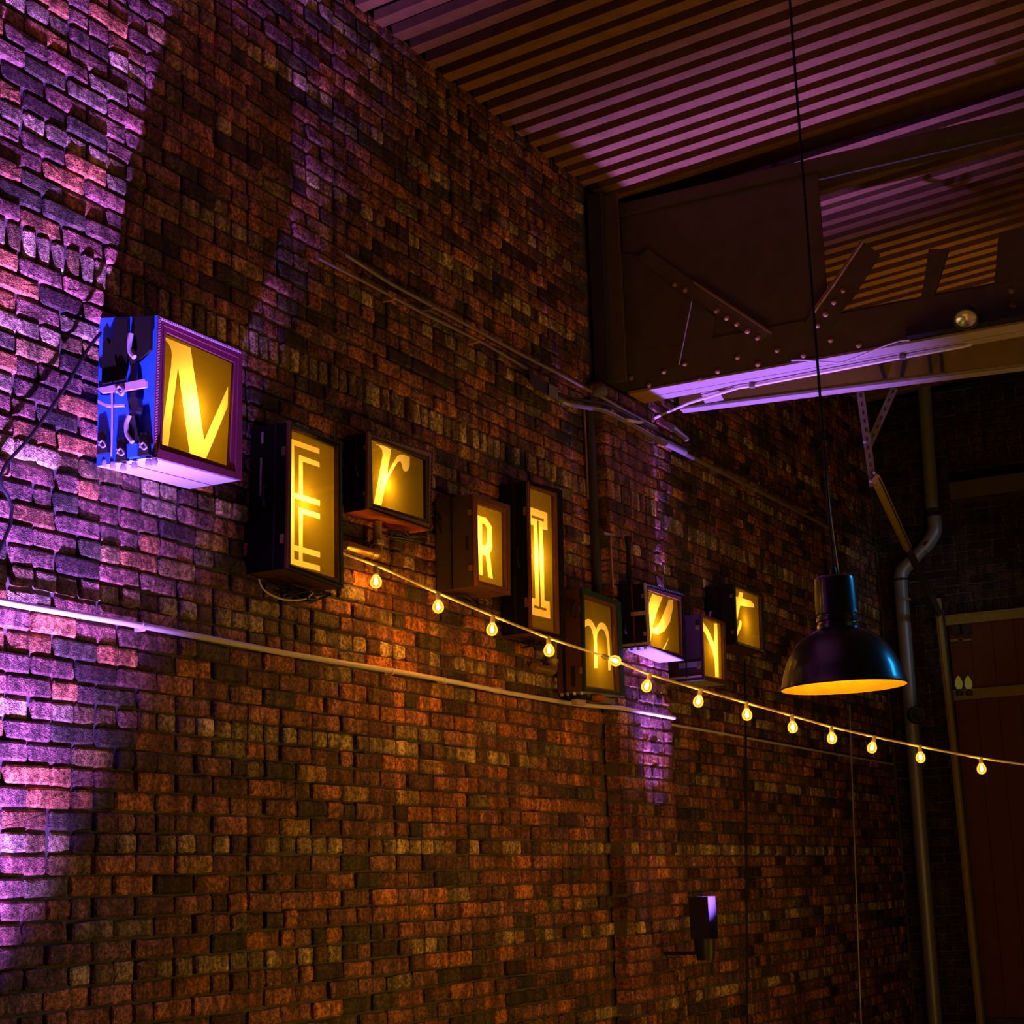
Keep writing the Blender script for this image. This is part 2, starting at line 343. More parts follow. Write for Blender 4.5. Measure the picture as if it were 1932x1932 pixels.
# ---------------------------------------------------------------- riveted girder on the pier
GX0, GX1, GZ = 5.10, 5.345, 4.609
g = empty('riveted_girder', (5.22, -.1, GZ)); tag(g, 'dark riveted steel girder with pale violet-lit underside resting on the brick pier', 'girder')
YB = -6.5
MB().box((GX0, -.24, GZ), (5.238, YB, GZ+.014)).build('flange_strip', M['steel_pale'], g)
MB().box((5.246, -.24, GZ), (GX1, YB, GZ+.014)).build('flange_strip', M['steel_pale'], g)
tag(MB().box((GX0, -.105, GZ-.004), (5.238, -.24, GZ+.014)).box((5.246, -.105, GZ-.004), (GX1, -.24, GZ+.014)).build('bearing_end', M['yellow'], g), 'mustard yellow end of the flange')
MB().box((GX0+.008, -.105, GZ+.014), (GX0+.022, YB, GZ+.26)).build('lower_plate', M['steel'], g)
MB().box((GX0+.02, -.105, GZ+.26), (GX0+.03, YB, GZ+.275)).build('plate_lip', M['steel'], g)
def gq(pts, x0, x1):     # plate from pixel outline on the girder's near face
    a = [hit(px, py, 0, x0) for px, py in pts]; n = len(a)
    v = a+[p+Vector((x1-x0, 0, 0)) for p in a]
    return MB().add(v, [tuple(range(n)), tuple(range(2*n-1, n-1, -1))]+[(k, (k+1) % n, n+(k+1) % n, n+k) for k in range(n)])
gx = GX0+.012
MB().box((gx+.012, -.105, GZ+.25), (gx+.024, -1.42, 5.8)).build('web_plate', M['steel'], g)
gq([(1150, 480), (1230, 480), (1350, 600), (1338, 668), (1195, 700), (1165, 715)], gx-.002, gx+.012).build('gusset_plate', M['steel'], g)
gq([(1222, 470), (1310, 532), (1452, 626), (1436, 648), (1300, 560), (1200, 486)], gx-.016, gx-.004).build('diagonal_brace', M['steel'], g)
gq([(1308, 529), (1452, 623), (1452, 628), (1308, 534)], gx-.05, gx-.016).build('brace_lip', M['rivet'], g)
gq([(1628, 455), (1570, 534), (1517, 612), (1545, 640), (1610, 560), (1660, 480)], gx-.016, gx-.004).build('diagonal_brace', M['steel'], g)
gq([(1628, 455), (1575, 534), (1534, 590), (1530, 588), (1571, 530), (1624, 453)], gx-.05, gx-.016).build('brace_lip', M['rivet'], g)
gq([(1752, 470), (1790, 470), (1768, 540), (1748, 600), (1728, 600), (1742, 540)], gx, gx+.02).build('diagonal_brace', M['steel'], g)
gq([(1884, 440), (1932, 430), (2400, 340), (2400, 500), (1932, 570), (1872, 578)], gx, gx+.012).build('web_plate', M['steel'], g)
MB().box((GX0, -.105, 5.8), (GX1, YB, 5.88)).build('top_flange', M['steel'], g)
def c5(x, y): return 1160+x/4.83, 530+y/4.83
def c6(x, y): return 1530+x/4.806, 530+y/4.806
riv = [c5(*p) for p in [(150, 885), (310, 950), (450, 830), (940, 825), (1120, 700), (1305, 760), (1480, 635), (1720, 680), (640, 760), (775, 900), (545, 35), (640, 85), (930, 275), (1020, 340), (1115, 395), (1210, 460), (1305, 520), (1845, 405), (1920, 300)]]
riv += [c6(*p) for p in [(180, 540), (435, 585), (1825, 225), (1815, 90), (60, 405), (135, 305), (210, 195), (290, 90)]]
rv = bpy.data.meshes.new('rivet'); q = MB().lathe((0, 0, 0), (-1, 0, 0), [(.019, 0), (.018, .007), (.011, .014), (0, .017)], 8); rv.from_pydata(q.v, [], q.f); rv.materials.append(M['rivet']); rv.polygons.foreach_set('use_smooth', [True]*len(q.f))
for i, p in enumerate(riv):
    o = bpy.data.objects.new('rivet', rv); c = hit(*p, 0, gx-.017 if i in range(10, 19) or i >= 23 else GX0+.006); o.parent = g; o.matrix_parent_inverse = Matrix.Translation(-g.location); o.location = c; COL.objects.link(o)
# stanchion that rises past the girder's end
t = empty('steel_stanchion', (4.93, -.1, 4.6)); tag(t, 'dark steel stanchion rising against the wall at the end of the riveted girder', 'column')
MB().box((4.80, -.11, 4.62), (5.09, -.02, 5.85)).build('flange', M['dark_pipe'], t)
MB().box((4.86, -.20, 4.62), (4.875, -.11, 5.85)).build('web', M['steel'], t)
# lower beam behind the girder
ZS = 4.60
a = hit(1284, 780.5, 2, ZS); b = hit(1932, 699.6, 2, ZS); a2 = hit(1300, 765, 2, ZS); dd = (b-a).normalized(); nn = Vector((dd.y, -dd.x, 0)).normalized()
if nn.x > 0: nn = -nn
a = a+dd*.02; e_ = a+dd*6.0; wid = .115
lb = empty('steel_joist', a); tag(lb, 'olive steel joist with a thin pale lower edge behind the riveted girder', 'beam')
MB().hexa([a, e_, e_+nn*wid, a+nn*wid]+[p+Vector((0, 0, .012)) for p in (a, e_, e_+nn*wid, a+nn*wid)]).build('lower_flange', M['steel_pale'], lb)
wf = a+nn*(wid-.012); we = e_+nn*(wid-.012)
MB().hexa([wf, we, we+nn*.01, wf+nn*.01]+[p+Vector((0, 0, .30)) for p in (wf, we, we+nn*.01, wf+nn*.01)]).build('web', mat('olive_web', (.30, .20, .035), .6, var=.3, scale=7), lb)
s0 = a+dd*1.36+nn*(wid+.004)
for k, ds in enumerate((1.32, 1.42, 1.60, 1.67)):
    s0 = a+dd*ds+nn*(wid+.006)
    MB().bar(s0+Vector((0, 0, .02)), s0+Vector((0, 0, .2))+dd*(.05 if k == 1 else -.04 if k == 0 else 0), .02, .02, up=nn).build('bracket', M['dark_pipe'], lb)
# pale splice plate between girder and joist
sp = hit(1345, 748, 2, GZ-.004)
tag(gq([(0, 0)]*4, 0, 1) if False else MB().hexa([hit(1322, 742, 2, GZ-.006), hit(1356, 737, 2, GZ-.006), hit(1366, 755, 2, GZ-.006), hit(1330, 761, 2, GZ-.006)]+[hit(x_, y_, 2, GZ-.006)+Vector((0, 0, .012)) for x_, y_ in ((1322, 742), (1356, 737), (1366, 755), (1330, 761))]).build('splice_plate', M['steel_pale']), 'small pale plate bridging the riveted girder and the joist behind it', 'plate')

# ---------------------------------------------------------------- conduits
def pipe(name, pts, r, m_, label, cat='pipe', clips=(), n=10, clipmat=None, group=None, smooth=0):
    P_ = curve_pts(pts, smooth) if smooth else [Vector(p) for p in pts]
    if name == 'upper_conduit': group = 'conduits running high on the wall'
    e = empty(name, P_[0]); tag(e, label, cat, group)
    MB().tube(P_, r, n).build('tube', m_, e)
    for c in clips:
        c = Vector(c); k = min(range(len(P_)-1), key=lambda i: (P_[i]-c).length); d = (P_[k+1]-P_[k]).normalized()
        MB().tube([c-d*.010, c+d*.010], r*1.35, n).box((c.x-.008, c.y, c.z-r-.004), (c.x+.008, min(c.y+.06, 0), c.z+r+.004)).build('clip', clipmat or m_, e)
    return e
ly = -.032; zl = 2.604
pts = [(-1.0, ly, zl)]+[(x_, ly, zl+.004*sin(x_*3)) for x_ in [0, .5, 1, 1.5, 2, 2.5, 3, 3.5, 4.0, 4.35]]+[(4.55, ly-.06, zl), (4.68, -.135, zl), (4.9, -.135, zl), (5.49, -.135, zl)]
pipe('lower_conduit', pts, .0125, M['whitepipe'], 'long straight metal conduit low on the brick wall below all the letter cases', clips=[(2.35, ly, zl), (2.83, ly, zl), (3.4, ly, zl), (.6, ly, zl)])
pipe('lower_conduit', [(5.53, -.03, zl-.02), (6.5, -.03, zl-.02), (8, -.03, zl-.025), (10.8, -.03, zl-.03)], .009, M['string'], 'thin tan conduit continuing low on the wall beyond the pier', clips=[(6.6, -.03, zl-.02)])
W = lambda x_, y_, d: hit(x_, y_, 1, d)
up = [W(600, 487, -.06), W(692, 534.5, -.06), W(800, 592, -.06), W(914, 648, -.06), W(995, 696, -.06)]
pipe('upper_conduit', up, .0075, M['zinc'], 'grey conduit slanting along the wall above the letter cases, lowest of the high run', clips=[W(742, 562, -.06), W(901, 643, -.06)], clipmat=M['yellow'])
e = empty('junction_box', W(1030, 735, -.06)); tag(e, 'dark elongated junction box where the high conduits meet', 'box')
MB().hexa([W(997, 700, -.10), W(1035, 722, -.10), W(1035, 748, -.10), W(1003, 728, -.10)]+[p for p in (W(997, 700, -.015), W(1035, 722, -.015), W(1035, 748, -.015), W(1003, 728, -.015))]).build('housing', M['dark_pipe'], e)
tag(MB().hexa([W(1036, 723, -.11), W(1053, 732, -.11), W(1053, 755, -.11), W(1036, 745, -.11)]+[p for p in (W(1036, 723, -.015), W(1053, 732, -.015), W(1053, 755, -.015), W(1036, 745, -.015))]).build('lid', M['grey'], e), 'grey lid')
pipe('upper_conduit', [W(650, 480, -.05), W(735, 534, -.05), W(888, 617, -.05), W(1010, 683, -.06), W(1060, 708, -.08), W(1140, 752, -.16), W(1180, 776, -.16), W(1238, 806, -.16)], .009, M['zinc'], 'grey conduit slanting along the wall, second of the high run, bending out over the pier', clips=[W(816, 579, -.05), W(1040, 697, -.07)])
pipe('upper_conduit', [W(1053, 743, -.08), W(1078, 752, -.12), W(1120, 758, -.15), W(1145, 764, -.16), W(1190, 788, -.16), W(1300, 848, -.16)], .010, M['dark_pipe'], 'thin dark conduit leaving the junction box lid, upper of two bends', smooth=4)
pipe('upper_conduit', [W(1053, 752, -.08), W(1070, 761, -.12), W(1105, 768, -.15), W(1140, 775, -.16), W(1180, 795, -.16), W(1240, 828, -.16), W(1290, 855, -.16), W(1420, 921, -.12), W(1500, 962, -.10), W(1562, 996, -.10), W(1568, 1010, -.10), W(1575, 1120, -.10)], .015, M['zinc'], 'long conduit crossing above the pier and running on to the far corner', smooth=4, clips=[W(1355, 888, -.14), W(1425, 924, -.12)])
pipe('upper_conduit', [W(1300, 842, -.10), W(1380, 885, -.08), W(1470, 932, -.08), W(1545, 972, -.08)], .010, M['dark_pipe'], 'dark slim conduit above the far end of the long conduit', clips=[W(1430, 911, -.08), W(1530, 963, -.08)], clipmat=M['yellow'])
for a_, b_, rr, lab in [((1268, 806), (1295, 828), .020, 'short violet-lit coupling on the conduits past the pier, upper one'), ((1240, 829), (1292, 853), .022, 'short violet-lit coupling on the conduits past the pier, lower one')]:
    tag(MB().tube([W(*a_, -.19), W(*b_, -.19)], rr, 10).build('coupling', M['zinc']), lab, 'coupling')
e = MB().lathe(W(1131, 740, -.17), (0, 0, 1), [(0, -.02), (.045, -.02), (.05, 0), (.04, .025), (0, .035)], 12).build('conduit_box', M['grey']); tag(e, 'small round violet-lit conduit box above the pier', 'box')
# girder conduit
GC = GZ-.02
pipe('girder_conduit', [W(1182, 792, -.19), W(1205, 797, -.22), hit(1222, 796, 2, GC-.02), hit(1253, 780, 2, GC-.02), hit(1300, 760, 2, GC-.02), hit(1395, 731, 2, GC), hit(1424, 727, 2, GC), hit(1704, 674, 2, GC), hit(1815, 654, 2, GC), hit(1831, 650, 2, GC+.02)], .010, M['whitepipe'], 'pale conduit bending off the wall and running under the riveted girder', clips=[])
for px in ((1420, 728), (1704, 674)):
    c = hit(*px, 2, GC); tag(MB().tube([c+Vector((0, .018, 0)), c-Vector((0, .018, 0))], .017, 10).box((c.x-.03, c.y-.01, c.z), (c.x+.03, c.y+.01, GZ-.001)).build('pipe_clip', M['steel']), 'dark clip holding the pale conduit under the girder, '+('nearer the wall' if px[0] < 1500 else 'nearer the spotlight'), 'clip')
pipe('loose_cable', [hit(1493, 680, 0, 5.085), hit(1515, 679.5, 0, 5.08), hit(1560, 683, 0, 5.075), hit(1590, 683, 0, 5.07), hit(1630, 668, 0, 5.07), hit(1670, 652, 0, 5.075), hit(1700, 643, 0, 5.08), hit(1716, 642, 0, 5.09)], .0045, M['whitecable'], 'thin white cable drooping across the girder flange', 'cable', smooth=4, n=6)
pipe('hanging_rod', [hit(1305, 568, 0, 5.04), hit(1281, 687, 0, 5.04)], .004, M['pink'], 'thin mauve rod hanging in front of the girder gusset', 'rod', n=6)
# spotlight on the girder
c = hit(1822, 600, 0, 4.94); e = empty('spotlight', c); tag(e, 'small black spotlight with a faceted reflector on top of the girder flange', 'spotlight')
ax = Vector((-.55, -.1, -.6)).normalized()
MB().lathe(c, ax, [(0, -.10), (.03, -.10), (.05, -.07), (.064, -.02), (.068, .02), (.060, .02), (.058, 0)], 20).build('housing', M['black'], e)
MB().lathe(c, ax, [(.0, -.015), (.03, -.012), (.058, .008)], 16).build('reflector', M['lens'], e)
MB().bar(c-ax*.06, c-ax*.06+Vector((.09, 0, .02)), .02, .02).build('bracket', M['black'], e)
tag(MB().box((5.02, hit(1712, 620, 0, 5.06).y, GZ+.02), (5.09, -3.6, GZ+.075)).build('cable_tray', M['black']), 'flat black tray lying along the girder under the spotlight', 'tray')
# perforated strut bracket
def strut(p, q, wd, nm):
    d = (q-p).normalized(); L_ = (q-p).length; side = d.cross(FW).normalized(); nrm = side.cross(d).normalized()
    if nrm.dot(FW) > 0: nrm = -nrm
    c4 = lambda a, b, u, v: [p+side*a+nrm*u, p+side*b+nrm*u, q+side*b+nrm*u, q+side*a+nrm*u]+[p+side*a+nrm*v, p+side*b+nrm*v, q+side*b+nrm*v, q+side*a+nrm*v]
    o = MB().hexa(c4(-wd/2, wd/2, 0, -.008)).hexa(c4(wd/2-.004, wd/2, -.008, -.04)).build(nm, M['steel'], SB)
    mb = MB(); n_ = int(L_/.055)
    for k in range(n_):
        c = p+d*(L_*(k+.5)/n_)+nrm*.001; mb.hexa([c-side*.006-d*.012, c+side*.006-d*.012, c+side*.006+d*.012, c-side*.006+d*.012]+[v+nrm*.001 for v in (c-side*.006-d*.012, c+side*.006-d*.012, c+side*.006+d*.012, c-side*.006+d*.012)])
    mb.build('slots', M['black'], o)['kind'] = 'stuff'
K = 10.75
SB = empty('strut_bracket', depth(1623, 742, K)); tag(SB, 'Y-shaped bracket of perforated steel struts hanging below the joist with a yellow-lit diagonal arm', 'bracket')
strut(depth(1623, 738, K), depth(1648, 918, K), .048, 'upright_strut')
strut(depth(1688, 731, K+.05), depth(1637, 846, K+.05), .046, 'slanting_strut')
A_, B_, C_ = depth(1652, 903, K-.04), depth(1713, 1035, 12.7), depth(1776, 1165, 15.2)
MB().bar(A_, B_, .058, .03, up=FW).build('channel_arm', M['olivebar'], SB)  # yellow light on the arm put into its olive colour
MB().bar(A_+RT*.018-FW*.020, B_-FW*.020+RT*.018, .006, .006, up=FW).build('rib', M['black'], SB)
MB().bar(B_, C_, .052, .03, up=FW).build('lower_arm', M['dark_pipe'], SB)
for px, py in ((1631, 834), (1649, 892), (1642, 908)):
    MB().lathe(depth(px, py, K-.02), -FW, [(.011, 0), (.010, .008), (0, .01)], 8).build('bolt', M['steelbright'], SB)

# ---------------------------------------------------------------- far end of the hall
EX = XE-.13
def E(px, py, x_=EX): return hit(px, py, 0, x_)
dp = empty('drainpipe', E(1725, 1398)); tag(dp, 'grey galvanised drainpipe with a swan-neck offset on the far wall', 'drainpipe')
rr = .062
MB().tube([E(1743, 724), E(1759, 960)], rr, 14).build('pipe_section', M['drain'], dp)
MB().tube(curve_pts([E(1762, 975), E(1764, 1000), E(1754, 1020), E(1742, 1035)], 4), rr*1.05, 14).build('elbow', M['drain'], dp)
MB().tube([E(1745, 1030), E(1712, 1068)], rr*.92, 14).build('pipe_section', M['drain'], dp)
MB().tube(curve_pts([E(1718, 1060), E(1706, 1072), E(1700, 1085), E(1700, 1098)], 4), rr*1.05, 14).build('elbow', M['drain'], dp)
MB().tube([E(1699, 1096), E(1723, 1400), E(1765, 1932)], rr, 14).build('pipe_section', M['drain'], dp)
for p_ in ((1761, 965), (1749, 1027), (1700, 1094), (1704, 1132)):
    c = E(*p_); MB().lathe(c, (0, 0, 1) if p_[0] != 1749 else (0, .7, 1), [(rr*1.02, -.012), (rr*1.12, -.01), (rr*1.12, .01), (rr*1.02, .012)], 14).build('collar', M['dark_pipe'] if p_[1] != 1132 else M['olivebar'], dp)
# dark vertical members
pipe('end_column', [E(1768, 1130, XE-.2), E(1798, 1398, XE-.2), E(1850, 1932, XE-.2)], .035, M['olivebar'], 'olive painted upright bar right of the drainpipe', 'bar', n=8)
pipe('end_column', [E(1779, 1150, XE-.2), E(1805, 1398, XE-.2), E(1858, 1932, XE-.2)], .012, M['dark_pipe'], 'thin dark rod beside the olive upright bar', 'bar', n=6)
# red boarded shutter with two rails
sh = empty('boarded_shutter', E(1800, 1398, XE-.03)); tag(sh, 'dark red boarded shutter with olive rails on the far wall', 'shutter')
y0 = -.62
for k in range(9):
    ya = y0-.0-k*.19; MB().box((XE-.045, ya-.186, .4), (XE-.012, ya, 3.84)).build('board', M['shutter'], sh)
for z_ in (E(1800, 1168).z, E(1815, 1310).z):
    MB().box((XE-.10, y0-1.7, z_-.045), (XE-.045, y0+.01, z_+.03)).box((XE-.12, y0-1.7, z_+.03), (XE-.045, y0+.01, z_+.042)).build('rail', M['olivebar'], sh)
for px in (1801, 1817):
    c = E(px, 1183); MB().box((XE-.09, c.y-.055, c.z-.06), (XE-.045, c.y+.04, c.z+.04)).build('hinge_block', M['dark_pipe'], sh)
    c = E(px, 1207); MB().box((XE-.09, c.y-.06, c.z-.008), (XE-.045, c.y+.05, c.z+.012)).build('hinge_strap', M['olivebar'], sh)
for px, lab in ((1811, 'small cream candle bulb on the shutter rail, left of the pair'), (1829, 'small cream candle bulb on the shutter rail, right of the pair')):
    c = E(px, 1312, XE-.16); e = empty('candle_lamp', c); tag(e, lab, 'lamp', 'candle lamps')
    MB().lathe(c, (0, 0, 1), [(0, 0), (.03, 0), (.032, .03), (.02, .045), (.02, .06)], 10).build('holder', M['dark_pipe'], e)
    MB().lathe(c, (0, 0, 1), [(.02, .055), (.034, .09), (.03, .13), (.012, .165), (0, .175)], 10).build('flame_bulb', M['cream_glow'], e)
c = E(1729, 1349, XE-.35); e = empty('round_speaker', c); tag(e, 'round black loudspeaker beside the foot of the drainpipe', 'speaker')
ax = Vector((-.8, -.5, 0)).normalized()
MB().lathe(c, ax, [(0, -.09), (.05, -.085), (.075, -.04), (.078, .02), (.07, .035), (.06, .02), (0, .015)], 18).build('body', M['black'], e)
tag(MB().lathe(c, ax, [(.060, .03), (.066, .036), (.072, .03)], 18).build('rim', M['grey'], e), 'grey rim')
MB().bar(c, Vector((XE, c.y, c.z)), .02, .02).build('bracket', M['black'], e)
# dark brick buttress hiding the corner, far beam
tag(MB().box((XE-.02, -.80, 4.86), (XE-.30, -6, 5.02)).build('far_joist', M['steel']), 'dark riveted joist high on the far wall right of the drainpipe', 'beam')
pipe('corner_cable', [W(1603, 1330, -.06), W(1605, 1398, -.06), W(1625, 1932, -.06)], .008, M['zinc'], 'thin grey cable running down the wall behind the pendant lamp', 'cable', n=6)
pipe('corner_cable', [W(1405, 1245, -.055), W(1407, 1398, -.055), W(1410, 1932, -.055)], .008, M['rubber'], 'thin black cable running down the wall below the case with the t', 'cable', n=6)

# ---------------------------------------------------------------- small things on the wall near the pier
pipe('thin_conduit', [(4.62, -.02, 4.42), (4.62, -.02, 3.85)], .007, M['brass'], 'thin brass-coloured conduit dropping beside the pier below the high conduits', 'pipe', n=6)
pipe('corner_downpipe', [(4.66, -.035, 4.45), (4.66, -.035, 3.25)], .028, M['dark_pipe'], 'thick dark pipe in the corner between wall and pier', 'pipe')
c = W(1184, 1012, -.14); pipe('black_hose', [c, W(1186, 1040, -.14), W(1187, 1100, -.14)], [.020]+[.013]*2, M['black'], 'short black upright hose on the pier above the case with the e', 'hose')
e = empty('wall_bracket', W(1149, 1007, -.14)); tag(e, 'small violet-lit metal bracket on the corner of the pier', 'bracket')
MB().hexa([W(1139, 1003, -.15), W(1160, 1008, -.15), W(1162, 1012, -.15), W(1141, 1009, -.15)]+[W(1139, 1003, -.10), W(1160, 1008, -.10), W(1162, 1012, -.10), W(1141, 1009, -.10)]).build('plate', M['steelbright'], e)
MB().tube([W(1152, 1012, -.13), W(1157, 1108, -.13)], .004, 6).build('drop_wire', M['pink'], e)
pipe('black_cable', curve_pts([(-.45, -.075, 2.3), (-.12, -.06, 2.86), W(0, 900, -.04), W(60, 820, -.045), W(120, 735, -.05), W(165, 660, -.06), W(190, 628, -.07)], 4), .0065, M['rubber'], 'slack black cable slanting up the wall to the blue case', 'cable', n=8)

# ---------------------------------------------------------------- letter cases
def tf(off, s): return lambda p: (off[0]+p[0]/s, off[1]+p[1]/s)
def inpoly(x, y, P_):
    c = False; j = len(P_)-1
    for i in range(len(P_)):
        if (P_[i][1] > y) != (P_[j][1] > y) and x < (P_[j][0]-P_[i][0])*(y-P_[i][1])/(P_[j][1]-P_[i][1])+P_[i][0]: c = not c
        j = i
    return c
def bil(q, s, t):    # q: LT, LB, RB, RT
    return q[0]*(1-s)*(1-t)+q[3]*s*(1-t)+q[1]*(1-s)*t+q[2]*s*t
def case(letter, front, pane, back_y, front_y, polys, holes, mats, label, bulb, power, smooth=0, back_lift=0, bulb2=None):
    """front, pane: pixel quads LT, LB, RB, RT on the plane y=front_y"""
    F_ = [hit(*p, 1, front_y) for p in front]; PN = [hit(*p, 1, front_y) for p in pane]
    cen = sum(F_, Vector())/4; base = Vector((cen.x, back_y, min(F_[1].z, F_[2].z)))
    root = empty('suitcase_sign', base); tag(root, label, 'sign', 'suitcase letter signs on the brick wall')
    dy = Vector((0, back_y-front_y, 0)); Bk = [p+dy for p in F_]
    if back_lift: Bk[0].z += back_lift; Bk[3].z += back_lift; Bk[0].x -= .028; Bk[1].x -= .012
    th = .008
    inn = [bil(F_, .02, .02), bil(F_, .02, .98), bil(F_, .98, .98), bil(F_, .98, .02)]
    # shell panels: left, right, top, bottom, back – each thick
    def panel(a, b, ia, ib):   # edge a-b of front, inner edge ia-ib
        return [F_[a], F_[b], Bk[b], Bk[a]], [inn[a], inn[b], inn[b]+dy, inn[a]+dy]
    for nm, (a, b), mt in (('side_panel', (0, 1), mats['side']), ('side_panel', (3, 2), mats.get('right', mats['side'])), ('lid_panel', (0, 3), mats.get('top', mats['side'])), ('base_panel', (1, 2), mats['bottom'])):
        o_, i_ = panel(a, b, a, b); MB().hexa(o_+i_).build(nm, M[mt], root)
    mb = MB().hexa([p-Vector((0, .006, 0)) for p in Bk]+Bk); mb.build('back_panel', M[mats['side']], root)
    ia = [p+(cen-p)*.03 for p in inn]; ib = [p+dy*.93 for p in ia]; ia = [p+dy*.12 for p in ia]
    MB().add(ia+ib, [(0, 1, 5, 4), (1, 2, 6, 5), (2, 3, 7, 6), (3, 0, 4, 7), (4, 5, 6, 7)]).build('lining', M['inner'], root, fix=False)  # unseen pale liner added to spread the bulb's glow evenly
    # front trim ring from case edge to pane opening
    def ring(outer, inner, y0_, y1_, nm, mt):
        o0 = [p.copy() for p in outer]; i0 = [p.copy() for p in inner]
        for p in o0+i0: p.y = y0_
        o1 = [p+Vector((0, y1_-y0_, 0)) for p in o0]; i1 = [p+Vector((0, y1_-y0_, 0)) for p in i0]
        v = o0+i0+o1+i1; f = []
        for k in range(4):
            n = (k+1) % 4; f += [(k, n, 4+n, 4+k), (8+k, 12+k, 12+n, 8+n), (k, 8+k, 8+n, n), (4+k, 4+n, 12+n, 12+k)]
        return MB().add(v, f).build(nm, M[mt], root)
    mid = [F_[k]*.40+PN[k]*.60 for k in range(4)]
    ring(F_, mid, front_y-.004, front_y+.016, 'edge_trim', mats['trim'])
    ring(mid, PN, front_y+.002, front_y+.020, 'inner_frame', mats['frame'])
    # film and letter on one plane behind the frame
    py_ = front_y+.021; Q = []
    for p in [PN[k]+(PN[k]-cen)*.03 for k in range(4)]: Q.append((p.x, p.z))
    P3 = [[(hit(a, b, 1, front_y).x, hit(a, b, 1, front_y).z) for a, b in (smooth_poly(p_, smooth) if smooth else p_)] for p_ in polys]
    H3 = [[(hit(a, b, 1, front_y).x, hit(a, b, 1, front_y).z) for a, b in p_] for p_ in holes]
    vs_ = []; es = []
    for loop in [Q]+P3+H3:
        n = len(vs_); vs_ += [Vector(p) for p in loop]; es += [(n+i, n+(i+1) % len(loop)) for i in range(len(loop))]
    V, E_, Fc, *_ = geometry.delaunay_2d_cdt(vs_, es, [], 0, 1e-6)
    fl_, lt_ = [], []
    for f in Fc:
        cx = sum(V[i].x for i in f)/len(f); cz = sum(V[i].y for i in f)/len(f)
        if not inpoly(cx, cz, Q): continue
        ins = any(inpoly(cx, cz, p_) for p_ in P3) and not any(inpoly(cx, cz, p_) for p_ in H3)
        (lt_ if ins else fl_).append(f)
    V3 = [(v.x, py_, v.y) for v in V]
    MB().add(V3, fl_).build('film_panel', M['film'], root, fix=False)
    tag(MB().add([(a, b-.0004, c) for a, b, c in V3], lt_).build('letter', M['letterfilm'], root, fix=False), 'glowing letter '+letter)
    g0 = [p.copy() for p in PN]
    for p in g0: p.y = front_y+.009
    MB().add([p+(p-Vector((cen.x, p.y, cen.z)))*.01 for p in g0], [(0, 1, 2, 3)]).build('glass_pane', M['pane'], root, fix=False)
    for b_ in ([bulb] if bulb2 is None else [bulb, bulb2]):
        p = hit(*b_, 1, front_y); p.y = front_y+min(.10, (back_y-front_y)*.6)
        lo = light('case_bulb', 'POINT', p, power, (1.0, .62, .18), size=.022)
        MB().lathe(p+Vector((0, .03, 0)), (0, 1, 0), [(.012, 0), (.012, .03), (0, .03)], 8).build('bulb_holder', M['inner'], root)
    return root, F_, Bk
n1 = tf((0, 530), 4.025); e2 = tf((440, 750), 4.391); r3 = tf((800, 860), 4.026); m7 = tf((1000, 1120), 8.78); q4 = tf((1140, 1060), 5.682)
def mp(t_, L_): return [t_(p) for p in L_]
N_, NF, NB = case('N', [(297, 595), (288, 862), (455, 906), (456, 662)], mp(n1, [(1262, 385), (1235, 1240), (1750, 1410), (1790, 620)]), -.008, -.262,
    [mp(n1, [(1268, 412), (1480, 500), (1583, 1207), (1765, 795), (1760, 950), (1595, 1350), (1475, 1310), (1385, 645), (1310, 1258), (1252, 1235), (1333, 640), (1338, 560), (1334, 515), (1318, 475), (1295, 447), (1268, 432)])], [],
    dict(side='blue', bottom='pale', trim='maroon', frame='maroon', top='maroon'), 'blue suitcase sign with a glowing N, nearest and largest at the left', (375, 770), 4.6, back_lift=.03)
E_c, EF, EBk = case('E', [(546, 795), (541, 1072), (647, 1110), (643, 838)], mp(e2, [(487, 262), (480, 1385), (870, 1500), (865, 375)]), -.008, -.205,
    [mp(e2, p) for p in [[(510, 333), (540, 342), (540, 1380), (510, 1372)], [(510, 333), (748, 418), (748, 463), (510, 380)], [(578, 468), (610, 478), (610, 850), (578, 840)], [(578, 468), (748, 530), (750, 573), (578, 515)],
     [(510, 772), (752, 848), (752, 893), (510, 818)], [(578, 903), (610, 912), (610, 1400), (578, 1390)], [(578, 903), (752, 958), (752, 1003), (578, 948)], [(510, 1207), (753, 1275), (753, 1322), (510, 1254)], [(510, 1323), (753, 1390), (753, 1435), (510, 1372)]]], [],
    dict(side='darkcase', bottom='browncase', trim='green', frame='ply'), 'tall black suitcase sign with a glowing double-lined E', (582, 950), 4.4)
r_c, rF, rB = case('r', [(695, 815), (693, 961), (812, 1001), (816, 852)], mp(e2, [(1150, 335), (1160, 880), (1605, 1010), (1600, 515)]), -.008, -.134,
    [mp(e2, [(1208, 378), (1290, 400), (1338, 425), (1328, 500), (1312, 575), (1308, 640), (1350, 545), (1390, 480), (1415, 466), (1445, 468), (1494, 488), (1492, 560), (1480, 600), (1455, 610), (1437, 592), (1430, 555), (1415, 520), (1395, 530), (1365, 575), (1330, 640), (1300, 700), (1285, 760), (1258, 892), (1198, 872), (1270, 470), (1266, 430), (1240, 395)])], [],
    dict(side='darkcase', bottom='redboard', trim='brass', frame='olivecase'), 'square suitcase sign with a glowing italic r and red base', (738, 912), 3.2)
